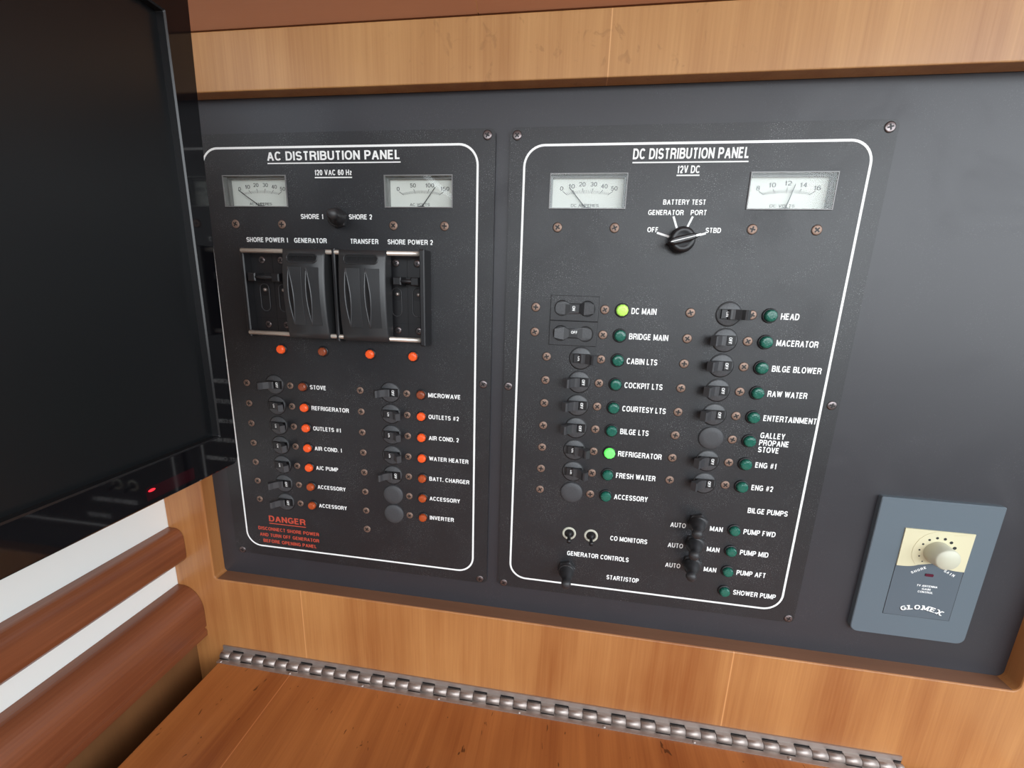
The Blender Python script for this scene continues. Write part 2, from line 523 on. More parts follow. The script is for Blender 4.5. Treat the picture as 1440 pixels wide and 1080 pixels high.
def text_into(g, s, x0, z0, cap, width=None, offset=0.022, angle=0.0, lift=0.0, thick=0.05, mi=0, center=False):
    """writes s on the panel: lower-left corner x0,z0 (mm), cap height and width in mm"""
    w = 0.185 if offset >= 0.03 else (0.17 if offset > 0.01 else 0.13)
    strokes, total = layout(s, w, 0.09)
    sx = width / total if width else cap
    ca, sa = math.cos(angle), math.sin(angle)
    off = -total / 2 if center else 0.0
    def P(px, py, lf):
        u, v_ = (px + off) * sx, py * cap
        return g.v(x0 + u * ca - v_ * sa, -lf, z0 + u * sa + v_ * ca)
    for si, (pts, wk) in enumerate(strokes):
        lift_ = lift + thick + 0.012 * (si % 7)
        n = len(pts)
        closed = n > 3 and abs(pts[0][0] - pts[-1][0]) + abs(pts[0][1] - pts[-1][1]) < 1e-4
        if closed:
            pts = pts[:-1]
            n -= 1
        Lq, Rq = [], []
        for i in range(n):
            p = Vector(pts[i])
            a = Vector(pts[i - 1]) if (i > 0 or closed) else None
            b = Vector(pts[(i + 1) % n]) if (i < n - 1 or closed) else None
            d0 = (p - a).normalized() if a is not None else None
            d1 = (b - p).normalized() if b is not None else None
            if d0 is None:
                d0 = d1
            if d1 is None:
                d1 = d0
            n0, n1 = Vector((-d0.y, d0.x)), Vector((-d1.y, d1.x))
            mt = n0 + n1
            mt = mt.normalized() if mt.length > 1e-4 else n0
            k = min(1.7, 1.0 / max(0.2, mt.dot(n0)))
            Lq.append(p + mt * (w / 2 * k * wk))
            Rq.append(p - mt * (w / 2 * k * wk))
        VL = [P(q.x, q.y, lift_) for q in Lq]
        VR = [P(q.x, q.y, lift_) for q in Rq]
        for i in range(n if closed else n - 1):
            j = (i + 1) % n
            g.face([VL[i], VL[j], VR[j], VR[i]], mi)
    return g

def legend(parent, s, x0, x1, z, cap, mat='print', h=0.0, offset=0.034, under=None, name='legend', label=None):
    g = G()
    text_into(g, s, 0, 0, cap, x1 - x0, offset, lift=0.0)
    if under is not None:
        g.box(0, x1 - x0, -0.06, -0.02, under - 0.45, under + 0.45)
    me = g.mesh('legend', mat, recalc=False)
    # printed letters face out of the panel
    for p in me.polygons:
        if p.normal.y > 0:
            p.flip()
    return on(name, me, x0, z, h, parent, label=label or ('red' if mat == 'redprint' else 'white') + ' printed legend ' + s)

# ------------------------------------------------------------------ setting
def struct(name, me, at=(0, 0, 0), label=None, category=None):
    o = put(name, me, at)
    o['kind'] = 'structure'
    if label:
        o['label'] = label
        o['category'] = category
    return o

FR = 11.0   # wooden frame stands this far in front of the panels' face
g = G()
left, right, bot, top = -356.5, 382.0, -305.0, 151.0
poly = [(-403, -640), (560, -640), (560, top), (right, top)]
for i in range(9):
    a = math.radians(0 - 90 * i / 8)
    poly.append((right - 6 + 6 * math.cos(a), bot + 6 + 6 * math.sin(a)))
for i in range(5):
    a = math.radians(-90 - 90 * i / 4)
    poly.append((left + 4 + 4 * math.cos(a), bot + 4 + 4 * math.sin(a)))
poly += [(left, top), (-403, top)]
vb = [g.v(x, 4, z) for x, z in poly]
vf = [g.v(x, -FR, z) for x, z in poly]
for i in range(len(poly)):
    g.face([vb[i], vb[(i + 1) % len(poly)], vf[(i + 1) % len(poly)], vf[i]])
g.face(vf)
g.face(vb)
fr = struct('trim_1', g.mesh('trim_1', 'frame'), label='cherry wood frame around the lower and side edges of the black panel board', category='frame')
bv = fr.modifiers.new('edge', 'BEVEL')
bv.width = 0.0011
bv.segments = 2
bv.limit_method = 'ANGLE'
bv.angle_limit = math.radians(60)

g = G().holed([(-403, -640), (560, -640), (560, 200), (-403, 200)], [[(a_, c_), (b_, c_), (b_, d_), (a_, d_)] for a_, b_, c_, d_ in ((-303.6, -243.1, 65.0, 91.4), (-157.4, -98.9, 64.9, 90.8), (-22.9, 36.3, 64.6, 91.2), (121.0, 180.0, 64.7, 91.2))], -16.0, -3.0)
struct('wall_back', g.mesh('wall_back', 'board'), label='satin black laminate board behind both switch panels', category='wall')

M['ledge'] = wood('brown_lip_strip', (0.18, 0.080, 0.042), (0.27, 0.13, 0.072), 0, 0.5, 0.5, 0.4)
g = G().box(left + 2, right - 4, -FR + 0.9, 3, bot - 0.2, bot + 0.25)  # thin strip, darker brown than the frame, laid over its lower lip
struct('trim_7', g.mesh('trim_7', 'ledge'), label='brown strip along the top of the lower frame edge', category='trim')
g = G().box(-403, 560, -10, 3, 149.6, 191.2)
fa = struct('trim_2', g.mesh('trim_2', 'fascia'), label='pale honey wood fascia across the top of the black board', category='fascia')
bv = fa.modifiers.new('edge', 'BEVEL')
bv.width = 0.0008
bv.segments = 2

# brown overhead panels, sloping up towards the viewer, with a pale filled seam between two boards
def soffit(x0, x1):
    g = G()
    prof = [(-9, 192.6), (-420, 424), (-1100, 424), (-1100, 440), (-416, 440), (14, 206), (14, 192.6)]
    a = [g.v(x0, y, z) for y, z in prof]
    b = [g.v(x1, y, z) for y, z in prof]
    for i in range(len(prof)):
        g.face([a[i], a[(i + 1) % len(prof)], b[(i + 1) % len(prof)], b[i]])
    g.face(a)
    g.face(b)
    return g
struct('ceiling', soffit(-403, -78.6).mesh('ceiling', 'soffit'), label='brown overhead panel above the fascia, on the television side of its pale seam', category='ceiling')
struct('ceiling', soffit(-78.0, 560).mesh('ceiling', 'soffit'), label='brown overhead panel above the fascia, on the long side of its pale seam', category='ceiling')
g = G()
sp = [(-9.5, 193), (-420.3, 424.5), (-420, 430), (-9, 198)]
a = [g.v(-78.6, y, z) for y, z in sp]
b = [g.v(-78.0, y, z) for y, z in sp]
for i in range(4):
    g.face([a[i], a[(i + 1) % 4], b[(i + 1) % 4], b[i]])
struct('trim_3', g.mesh('trim_3', 'fascia'), label='thin pale seam strip between the two brown overhead panels', category='trim')

g = G().box(-418, -403, -1500, 16, -640, 150)
struct('wall_left', g.mesh('wall_left', 'white'), label='white side wall behind the television and the two brown rails', category='wall')
g = G().box(-418, -403, -120, 16, 150, 440)
g.box(-418, -403, -1500, -120, 330, 440)
struct('wall_left', g.mesh('wall_left', 'white'), label='white side wall around the window above the television', category='wall')
g = G()
for y0_, y1_, z0_, z1_ in ((-1500, -120, 150, 164), (-1500, -120, 318, 330), (-132, -120, 164, 318), (-760, -744, 164, 318)):
    g.box(-420, -401, y0_, y1_, z0_, z1_)
struct('window_1', g.mesh('window_1', 'rail'), label='wooden frame of the side window above the television', category='window')
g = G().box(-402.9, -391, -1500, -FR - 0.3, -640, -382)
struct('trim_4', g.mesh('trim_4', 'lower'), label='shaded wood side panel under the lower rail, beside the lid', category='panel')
g = G().box(-2200, 1600, -3200, 60, -1210, -1200)
struct('floor', g.mesh('floor', 'floor'), label='pale wooden cabin sole', category='floor')

def rail(name, prof, label):
    g = G().extrude_profile(prof, -FR - 0.4, -1500)
    o = struct(name, g.mesh(name, 'rail'), label=label, category='rail')
    return o
def arc(cx, cz, rx, rz, a0, a1, n=8):
    return [(cx + rx * math.cos(math.radians(a0 + (a1 - a0) * i / n)), cz + rz * math.sin(math.radians(a0 + (a1 - a0) * i / n))) for i in range(n + 1)]
p1 = [(-402.9, -290.5), (-402.9, -249.2)] + arc(-394.5, -260.5, 8.8, 11.3, 90, 0) + [(-385.6, -278), (-386.5, -283), (-390, -287)]
rail('trim_5', p1, 'slim reddish brown wooden rail, higher of the two on the white wall')
p2 = [(-402.9, -382), (-402.9, -317.5)] + arc(-396.5, -347, 22.3, 29.5, 90, 0, 12) + [(-374.4, -366), (-376.8, -367.8), (-376.8, -369.6), (-374.6, -371), (-375, -378), (-378, -380.5), (-389, -382)]
rail('trim_6', p2, 'broad rounded reddish brown wooden rail, lower of the two on the white wall')

# ------------------------------------------------------------------ fittings shared by both panels
def screw_mesh(mat, r=3.5, dome=0.35):
    def f():
        g = G()
        g.lathe([(r + 0.35, 0.0), (r + 0.3, 0.06), (r, 0.10)], 24, mi=1)
        g.lathe([(r, 0.0), (r, 0.45), (r * 0.82, 0.45 + dome * 0.6), (r * 0.45, 0.45 + dome * 0.92), (0, 0.45 + dome)], 24)
        top_ = 0.45 + dome
        g.box(-r * 0.58, r * 0.58, -top_ - 0.06, -0.3, -r * 0.15, r * 0.15, 1)
        g.box(-r * 0.15, r * 0.15, -top_ - 0.07, -0.3, -r * 0.58, r * 0.58, 1)
        return g.mesh('screw', [mat, 'dark'])
    return cached(('screw', mat, r), f)
def screw(parent, x, z, mat='screw', r=3.5, h=0.0, label=None):
    o = on('screw', screw_mesh(mat, r), x, z, h, parent, rot=(0, random.uniform(0, 1.5), 0))
    if label:
        o['label'] = label
    return o

def led(parent, x, z, mat, label, r=3.95):
    def bez():
        return G().lathe([(r + 1.0, 0), (r + 1.0, 0.8), (r + 0.5, 1.4), (r - 0.1, 1.4), (r - 0.2, 0.6)], 28).mesh('indicator_light', 'black')
    def lens():
        g = G()
        g.lathe([(r, 0.3), (r, 2.6), (r * 0.92, 3.5), (r * 0.78, 4.0), (r * 0.5, 4.25), (0, 4.3)], 10, smooth=False)
        return g.mesh('lens', mat)
    b = on('indicator_light', cached(('ledbez', r), bez), x, z, 0, parent, label=label)
    on('lens', cached(('ledlens', r, mat), lens), x, z, 0, b)
    return b

def marking_mesh(s):
    def f():
        g = G()
        text_into(g, s, 0, 0, 2.3, 5.2 if s == 'OFF' else 3.8, 0.02, center=True, thick=0.0)
        me = g.mesh('marking', 'print', recalc=False)
        for p in me.polygons:
            if p.normal.y > 0:
                p.flip()
        return me
    return cached(('mark', s), f)

def breaker(parent, x, z, on_, what):
    def bez():
        g = G()
        g.lathe([(9.6, 0.0), (9.6, 0.12), (8.9, 0.12)], 40, mi=1)
        g.lathe([(8.9, 0.0), (8.9, 0.5), (8.4, 0.8), (0, 0.8)], 40)
        g.box(-7.9, 7.9, -0.9, -0.5, -3.9, 3.9, 1)
        return g.mesh('circuit_breaker', ['disc', 'dark'])
    def lev():
        g = G()
        # drum and paddle, pointing straight out of the panel
        pr = [(-3.4, 0.4), (-3.4, 2.0), (-2.4, 3.2), (-1.6, 4.6), (-1.7, 9.5), (-2.7, 12.4), (-2.3, 14.0), (2.3, 14.0), (2.7, 12.4), (1.7, 9.5), (1.6, 4.6), (2.4, 3.2), (3.4, 2.0), (3.4, 0.4)]
        a = [g.v(px, -ph, -3.7) for px, ph in pr]
        b = [g.v(px, -ph, 3.7) for px, ph in pr]
        n = len(pr)
        for i in range(n):
            g.face([a[i], a[(i + 1) % n], b[(i + 1) % n], b[i]])
        g.face(a)
        g.face(b)
        return g.mesh('toggle_lever', 'lever')
    word = 'ON' if on_ else 'OFF'
    b = on('circuit_breaker', cached('brk', bez), x, z, 0, parent, label='round toggle breaker set to %s for %s' % (word.lower(), what))
    t = math.radians(47 if on_ else -47)
    lv = on('toggle_lever', cached('lev', lev), x + (1.2 if on_ else -1.2), z, 0.2, b, rot=(0, 0, t))
    if x < -60:
        lv.scale = (0.9, 0.93, 0.86)
    # the word on the far shoulder of the rocker
    d = -1 if on_ else 1
    def pad():
        return G().bbox(-2.3, 2.3, 0.0, 1.3, -3.6, 3.6, 0.3).mesh('rocker', 'black')
    on('rocker', cached('pad', pad), x + d * 3.6, z, 0.8, b)
    on('marking', marking_mesh(word), x + d * 2.4, z, 2.2, b, rot=(0, math.radians(90), 0))
    return b

def blank(parent, x, z, label):
    def f():
        return G().lathe([(9.7, 0.0), (9.7, 0.9), (9.0, 1.5), (5, 1.75), (0, 1.85)], 40).mesh('blanking_cap', 'cap')
    return on('blanking_cap', cached('blank', f), x, z, 0, parent, label=label)

def boot_switch(parent, x, z, tilt, label, length=24.0):
    def nut():
        g = G()
        hexa = [(8.4 * math.cos(math.radians(60 * i + 15)), 8.4 * math.sin(math.radians(60 * i + 15))) for i in range(6)]
        g.prism(hexa, 0, 3.2, 0, 0.6)
        g.lathe([(7.4, 3.0), (7.4, 4.0), (6.8, 4.4), (6.8, 4.9), (7.3, 5.2), (7.3, 5.8), (6.4, 6.4), (0, 6.4)], 28)
        return g.mesh('toggle_switch', 'blacksoft')
    def boot():
        g = G()
        L = length
        g.lathe([(0, 4.5), (6.6, 5), (6.7, 7), (6.0, 8), (6.2, 9), (5.5, 10), (5.6, 11), (4.9, 12.5), (4.2, L * 0.6), (3.7, L * 0.7), (3.8, L * 0.76), (4.2, L * 0.83), (4.2, L * 0.9), (3.4, L * 0.97), (1.8, L), (0, L * 1.01)], 24)
        return g.mesh('rubber_boot', 'blacksoft')
    n = on('toggle_switch', cached('nut', nut), x, z, 0, parent, label=label)
    on('rubber_boot', cached(('boot', length), boot), x, z, 0, n, rot=tilt)
    return n

def meter(parent, x0, x1, z0, z1, nums, unit, frac, label, minor=25):
    """window recessed in the faceplate: housing, dial, scale, needle and clear lens"""
    w, hgt = x1 - x0, z1 - z0
    D = 7.6
    g = G()
    # open box behind the opening
    fx = [(0, 0), (w, 0), (w, hgt), (0, hgt)]
    a = [g.v(px, -1.0, pz) for px, pz in fx]
    b = [g.v(px, D, pz) for px, pz in fx]
    c = [g.v(px, -1.0, pz) for px, pz in ((0.7, 0.7), (w - 0.7, 0.7), (w - 0.7, hgt - 0.7), (0.7, hgt - 0.7))]
    d = [g.v(px, D, pz) for px, pz in ((0.7, 0.7), (w - 0.7, 0.7), (w - 0.7, hgt - 0.7), (0.7, hgt - 0.7))]
    for i in range(4):
        j = (i + 1) % 4
        g.face([a[i], a[j], c[j], c[i]])
        g.face([c[i], c[j], d[j], d[i]])
        g.face([a[j], a[i], b[i], b[j]])
    g.face(b)
    # ledge around the dial, half-way in
    for bx in ((0.7, 2.0, 0.7, hgt - 0.7), (w - 2.0, w - 0.7, 0.7, hgt - 0.7), (2.0, w - 2.0, hgt - 1.9, hgt - 0.7)):
        g.box(bx[0], bx[1], 3.4, D, bx[2], bx[3])
    m = on('panel_meter', g.mesh('panel_meter', 'housing'), x0, z0, 0, parent, label=label)
    dial = G().box(0.7, w - 0.7, D - 0.6, D - 0.2, 0.7, hgt - 0.7)
    on('dial_face', dial.mesh('dial_face', 'dial'), x0, z0, 0, m)
    # scale: a shallow arc, ticks aimed at the pivot
    px, pz = w * 0.5, 1.0
    g = G()
    R, half = 95.0 * w / 58, 15.5 * w / 58
    zc = hgt * 0.455
    def arc_pt(u, up):
        xx = u * half
        zz = zc + (math.sqrt(R * R - xx * xx) - R) + 1.3
        d = Vector((xx, zz - pz)).normalized()
        return px + xx + d.x * up, zz + d.y * up
    yy = D - 0.75
    def stroke(u, up0, up1, wd):
        ax, az = arc_pt(u, up0)
        bx, bz = arc_pt(u, up1)
        t = Vector((bx - ax, bz - az)).normalized()
        n = Vector((-t.y, t.x)) * wd / 2
        g.face([g.v(ax + n.x, yy, az + n.y), g.v(ax - n.x, yy, az - n.y), g.v(bx - n.x, yy, bz - n.y), g.v(bx + n.x, yy, bz + n.y)])
    for i in range(minor + 1):
        u = -1 + 2 * i / minor
        stroke(u, 0, 2.3, 0.22)
    nn = len(nums)
    for i, s in enumerate(nums):
        u = -1 + 2 * i / (nn - 1)
        stroke(u, 0, 4.6 if i in (0, nn - 1) else 3.6, 0.42)
        ax, az = arc_pt(u, 5.1 if 0 < i < nn - 1 else 5.6)
        text_into(g, s, ax, az, 3.1, 2.5 * len(s), 0.0, center=True, lift=-yy, thick=0.0)
    text_into(g, unit, px - 1.5, hgt * 0.115, 2.1, 2.15 * len(unit), 0.0, center=True, lift=-yy, thick=0.0)
    on('scale_markings', g.mesh('scale_markings', 'greyink', recalc=False), x0, z0, 0, m)
    g = G()
    ax, az = arc_pt(-1 + 2 * frac, 6.0)
    yn = D - 2.2
    t = Vector((ax - px, az - pz)).normalized()
    n = Vector((-t.y, t.x)) * 0.36
    for y_ in (yn,):
        p = [(px + n.x, pz + n.y), (px - n.x, pz - n.y), (ax - n.x * 0.6, az - n.y * 0.6), (ax + n.x * 0.6, az + n.y * 0.6)]
        f0 = [g.v(qx, yn, qz) for qx, qz in p]
        f1 = [g.v(qx, yn + 0.3, qz) for qx, qz in p]
        g.face(f0)
        g.face(f1)
        for i in range(4):
            g.face([f0[i], f0[(i + 1) % 4], f1[(i + 1) % 4], f1[i]])
    hub = [(px + 5 * math.cos(math.pi * k / 10), 0.9 + 1.6 * math.sin(math.pi * k / 10)) for k in range(11)]
    f0 = [g.v(qx, yn - 0.2, qz) for qx, qz in hub]
    f1 = [g.v(qx, yn + 0.9, qz) for qx, qz in hub]
    g.face(f0)
    for i in range(10):
        g.face([f0[i], f0[i + 1], f1[i + 1], f1[i]])
    on('needle', g.mesh('needle', 'ink'), x0, z0, 0, m)
    g = G().box(0.75, w - 0.75, -0.7, 0.5, 0.75, hgt - 0.75)
    on('lens', g.mesh('lens', 'lens'), x0, z0, 0, m)
    return m

def faceplate(parent, x0, x1, z0, z1, holes):
    g = G().holed(rrect(x0, x1, z0, z1, 4.5, 5), holes, -3.0, 0.0)
    o = put('faceplate', g.mesh('faceplate', 'plate'), (0, 0, 0), parent)
    return o

def border(parent, x0, x1, z0, z1, r, wd=1.7):
    a = rrect(x0, x1, z0, z1, r, 10)
    b = rrect(x0 + wd, x1 - wd, z0 + wd, z1 - wd, r - wd, 10)
    g = G()
    va = [g.v(x, -0.06, z) for x, z in a]
    vb_ = [g.v(x, -0.06, z) for x, z in b]
    for i in range(len(a)):
        j = (i + 1) % len(a)
        g.face([va[i], va[j], vb_[j], vb_[i]])
    put('border_line', g.mesh('border_line', 'print'), (0, 0, 0), parent, label='white printed border line')

def row(k):
    return -10.3 - 20.17 * k

def rect(x0, x1, z0, z1):
    return [(x0, z0), (x1, z0), (x1, z1), (x0, z1)]

# ------------------------------------------------------------------ AC distribution panel
ac = put('switch_panel', None, (-200, 3, -276.7), label='black AC DISTRIBUTION PANEL with orange lights, partly behind the television', category='switch panel')
faceplate(ac, -336, -65.6, -276.7, 122.8, [rect(-303.0, -243.7, 65.6, 90.8), rect(-156.8, -99.5, 65.5, 90.2), rect(-286.0, -120.5, -43.8, 30.8)])
border(ac, -321.8, -78.6, -266.6, 112.8, 16)
for x, z, d in ((-72.0, 118.0, 'top corner'), (-72.2, -272.3, 'bottom corner'), (-72.1, -78.0, 'side'), (-328.6, -273.4, 'bottom'), (-329, 118, 'hidden corner')):
    screw(ac, x, z, 'darkscrew', 3.4)
for x in (-295.3, -251.0, -150.1, -106.4):
    screw(ac, x, 51.7)
meter(ac, -303.0, -243.7, 65.6, 90.8, ['0', '10', '20', '30', '40', '50'], 'AC AMPERES', 0.0, 'white AC amperes meter with its needle at zero')
meter(ac, -156.8, -99.5, 65.5, 90.2, ['0', '50', '100', '150'], 'AC VOLTS', 0.78, 'white AC volts meter with its needle past the middle', 30)
legend(ac, 'AC DISTRIBUTION PANEL', -259.6, -142.5, 101.9, 6.9, under=-2.1)
legend(ac, '120 VAC 60 Hz', -217.6, -184.6, 90.4, 4.2, under=-1.7)
legend(ac, 'SHORE 1', -233.0, -212.2, 56.3, 4.0)
legend(ac, 'SHORE 2', -189.2, -168.6, 56.3, 4.0)
boot_switch(ac, -198.3, 57.0, (0, 0, math.radians(18)), 'black rubber booted toggle between SHORE 1 and SHORE 2')
for s, x0, x1 in (('SHORE POWER 1', -286.5, -246.6), ('GENERATOR', -240.9, -210.5), ('TRANSFER', -189.1, -163.8), ('SHORE POWER 2', -155.7, -116.4)):
    legend(ac, s, x0, x1, 36.9, 4.0)
for x, m_, w_ in ((-261.5, 'orange_on', 'lit orange light under SHORE POWER 1'), (-220.4, 'orange_off', 'unlit amber light under GENERATOR'), (-174.9, 'orange_on', 'lit orange light under TRANSFER'), (-135.0, 'orange_on', 'lit orange light under SHORE POWER 2')):
    led(ac, x, -56.8, m_, w_)
ROWS_L = (('STOVE', 16.3, 0), ('REFRIGERATOR', 37.7, 1), ('OUTLETS #1', 28.4, 1), ('AIR COND. 1', 28.2, 1), ('A/C PUMP', 23.0, 1), ('ACCESSORY', 29.6, 0), ('ACCESSORY', 29.7, 0))
for i, (s, wd, st) in enumerate(ROWS_L):
    z = row(4 + i)
    w_ = s + (' (upper)' if i == 5 else ' (lower)' if i == 6 else '')
    screw(ac, -301.7, z, r=3.2)
    screw(ac, -256.7, z, r=3.2)
    breaker(ac, -272.6, z, st, w_)
    led(ac, -243.0, z, 'orange_on' if st else ('orange_off' if i == 0 else 'orange_dim'), ('lit' if st else 'unlit') + ' orange light beside ' + w_)
    legend(ac, s, -236.8, -236.8 + wd, z - 2.2, 4.1)
ROWS_R = (('MICROWAVE', 29.8, 0), ('OUTLETS #2', 28.3, 1), ('AIR COND. 2', 28.3, 1), ('WATER HEATER', 37.5, 1), ('BATT. CHARGER', 38.5, 0), ('ACCESSORY', 29.7, None), ('INVERTER', 23.8, None))
for i, (s, wd, st) in enumerate(ROWS_R):
    z = row(4 + i)
    screw(ac, -186.8, z, r=3.2)
    screw(ac, -142.2, z, r=3.2)
    if st is None:
        blank(ac, -158.0, z, 'round blanking cap beside ' + s)
    else:
        breaker(ac, -158.0, z, st, s)
    led(ac, -128.4, z, 'orange_on' if st else ('orange_off' if i == 0 else 'orange_dim'), ('lit' if st else 'unlit') + ' orange light beside %s in second column' % s)
    legend(ac, s, -122.1, -122.1 + wd, z - 2.2, 4.1, label='white printed legend %s of second column' % s)
screw(ac, -186.8, row(11))
legend(ac, 'DANGER', -294.0, -253.2, -236.3, 6.6, 'redprint', under=-2.2)
legend(ac, 'DISCONNECT SHORE POWER', -307.2, -239.4, -247.0, 3.8, 'redprint')
legend(ac, 'AND TURN OFF GENERATOR', -306.3, -239.8, -254.2, 3.8, 'redprint')
legend(ac, 'BEFORE OPENING PANEL', -303.0, -243.0, -261.2, 3.8, 'redprint')

# sliding lock-out over the four shore / generator breakers
g = G()
g.box(-286, -120.5, 1.2, 3.0, -43.8, 30.8)                       # breaker faces behind the covers
for xx in (-264.5, -246, -227, -209, -190, -171.5, -158.5, -139.6):
    g.box(xx - 0.25, xx + 0.25, 1.0, 1.3, -43.5, 30.5, 1)
for zz in (10.5, -28.5):
    g.box(-286, -120.5, 1.0, 1.3, zz - 0.25, zz + 0.25, 1)
lock = put('slide_interlock', g.mesh('slide_interlock', ['black', 'dark']), (0, 0, 0), ac, label='black sliding interlock with two covers on steel rods')
def post(x0, x1, h=16.0):
    return G().bbox(x0, x1, -2.5, h, -45.2, 31.8, 0.8)
put('post', post(-289.2, -285.6, 7.0).mesh('post', 'black'), (0, 0, 0), lock)
put('post', post(-122.6, -118.4).mesh('post', 'black'), (0, 0, 0), lock)
put('post', post(-199.6, -196.4, 13.0).mesh('post', 'black'), (0, 0, 0), lock)
for zz in (28.75, -41.1):
    g = G().tube([(-286.5, -3.5, zz), (-283, -11.0, zz), (-122, -11.0, zz)], [1.0, 1.9, 1.9], 14)
    put('rod', g.mesh('rod', 'rod'), (0, 0, 0), lock, label='polished steel guide rod')
def cover_mesh(x0, x1):
    g = G()
    zb, zt = -43.4, 30.4
    N = 14
    def hh(z):
        t = (z - zb) / (zt - zb) * 2 - 1
        return 14.5 + 3.2 * (1 - t * t)
    zs = [zb + (zt - zb) * i / N for i in range(N + 1)]
    prev = None
    c = 1.4
    for z in zs:
        h = hh(z)
        r = [g.v(x0, -5.0, z), g.v(x0, -h + c, z), g.v(x0 + c, -h, z), g.v(x1 - c, -h, z), g.v(x1, -h + c, z), g.v(x1, -5.0, z)]
        if prev:
            for i in range(5):
                f = g.face([prev[i], prev[i + 1], r[i + 1], r[i]], 0, i in (1, 2, 3))
            g.face([prev[5], prev[0], r[0], r[5]])
        else:
            g.face(r)
        prev = r
    g.face(prev)
    w = x1 - x0
    # pill-shaped window near the top
    pill = rrect(x0 + w * 0.13, x1 - w * 0.16, 19.6, 27.0, 3.6, 6)
    g.tube([(px, -hh(pz) - 0.1, pz) for px, pz in pill], 0.55, 6, 0, closed=True)
    pi = rrect(x0 + w * 0.14, x1 - w * 0.17, 20.0, 26.6, 3.2, 6)
    g.face([g.v(px, -hh(pz) - 0.08, pz) for px, pz in pi], 1)
    for k in range(18):
        xx = x0 + w * 0.2 + k * w * 0.6 / 17
        g.box(xx - 0.25, xx + 0.25, -hh(23.3) - 0.45, -hh(23.3), 21.4, 25.0, 1)
    # two finger grips: raised pad with a leaf-shaped hollow beside it
    for u in (0.10, 0.52):
        xa = x0 + w * (u + 0.07)
        xb = x0 + w * (u + 0.36)
        z0_, z1_ = -32.0, 16.0
        n = 14
        pts = []
        for i in range(n + 1):
            z = z0_ + (z1_ - z0_) * i / n
            t = (z - z0_) / (z1_ - z0_)
            bow = math.sin(math.pi * t)
            lean = w * 0.055 * (1 - t)
            pts.append((z, xa + lean - bow * w * 0.05, xa + lean + bow * w * 0.075, xb + lean * 0.3))
        L = [g.v(p[1], -hh(p[0]) - 0.5, p[0]) for p in pts]
        Rr = [g.v(p[2], -hh(p[0]) - 0.9, p[0]) for p in pts]
        F = [g.v((p[1] + p[2]) / 2, -hh(p[0]) + 0.3 - 0.4, p[0]) for p in pts]
        E = [g.v(p[3], -hh(p[0]) - 0.35, p[0]) for p in pts]
        E2 = [g.v(p[3], -hh(p[0]) + 0.3, p[0]) for p in pts]
        for i in range(n):
            g.face([L[i], F[i], F[i + 1], L[i + 1]], 1, True)
            g.face([F[i], Rr[i], Rr[i + 1], F[i + 1]], 1, True)
            g.face([Rr[i], E[i], E[i + 1], Rr[i + 1]], 2, False)
            g.face([E[i], E2[i], E2[i + 1], E[i + 1]], 2, True)
        g.tube([(p[1], -hh(p[0]) - 0.25, p[0]) for p in pts], 0.75, 6, 3)
        g.tube([(p[2], -hh(p[0]) - 0.75, p[0]) for p in pts], 0.7, 6, 3)
    return g.mesh('sliding_cover', ['cover', 'dark', 'cover', 'griprim'])
put('sliding_cover', cover_mesh(-243.0, -204.6), (0, 0, 0), lock, label='black sliding cover with two finger grips under GENERATOR')
put('sliding_cover', cover_mesh(-192.4, -151.0), (0, 0, 0), lock, label='black sliding cover with two finger grips under TRANSFER')
for tx0, tx1 in ((-283.5, -250), (-150.5, -124)):
    g = G()
    g.tube([(tx0 + 3, -8.0, 7.0), (tx1 - 2, -8.0, 7.0)], 1.7, 10)
    for xx in (tx0 + 6, tx1 - 5):
        g.bbox(xx - 3.6, xx + 3.6, -1.0, 10.0, 3.6, 10.4, 0.8)
    put('tie_bar', g.mesh('tie_bar', 'black'), (0, 0, 0), lock)
for xx in (-274.2, -256.0, -149.4, -130.6):
    screw(lock, xx, 21.9, 'darkscrew', 2.9, -1.0)
    screw(lock, xx + 0.5, -34.5, 'darkscrew', 2.9, -1.0)
    g = G()
    pill = rrect(xx - 4.4, xx + 4.4, -22.5, 1.5, 4.3, 6)
    g.tube([(px, 0.7, pz) for px, pz in pill], 0.45, 6, 0, closed=True)
    g.face([g.v(px, 0.9, pz) for px, pz in rrect(xx - 3.8, xx + 3.8, -9, 0.8, 2.6, 5)], 1)
    g.lathe([(1.6, -0.8), (1.5, 0.6), (0.8, 1.2), (0, 1.3)], 14, xx + 1, -3.6, 2)
    put('breaker_slot', g.mesh('breaker_slot', ['lever', 'dark', 'steel']), (0, 0, 0), lock)

# ------------------------------------------------------------------ DC distribution panel
dc = put('switch_panel', None, (78, 3, -276.7), label='black DC DISTRIBUTION PANEL with green lights and a rotary selector', category='switch panel')
faceplate(dc, -54.3, 211.3, -276.7, 122.9, [rect(-22.3, 35.7, 65.2, 90.6), rect(121.6, 179.4, 65.3, 90.6)])
border(dc, -43.6, 199.2, -266.4, 111.2, 16)
for x, z in ((-49.0, 117.4), (205.6, 118.0), (-48.6, -273.0), (206.4, -272.5), (-50.0, -78.3), (205.6, -77.4)):
    screw(dc, x, z, 'darkscrew', 3.4)
for x in (-14.8, 28.9, 128.1, 171.8):
    screw(dc, x, 51.7)
meter(dc, -22.3, 35.7, 65.2, 90.6, ['0', '10', '20', '30', '40', '50'], 'DC AMPERES', 0.17, 'white DC amperes meter with its needle near ten')
meter(dc, 121.6, 179.4, 65.3, 90.6, ['8', '10', '12', '14', '16'], 'DC VOLTS', 0.60, 'white DC volts meter with its needle past twelve', 32)
legend(dc, 'DC DISTRIBUTION PANEL', 38.0, 118.8, 99.8, 7.3, under=-2.2)
legend(dc, '12V DC', 70.4, 86.5, 90.1, 5.2, under=-1.4)
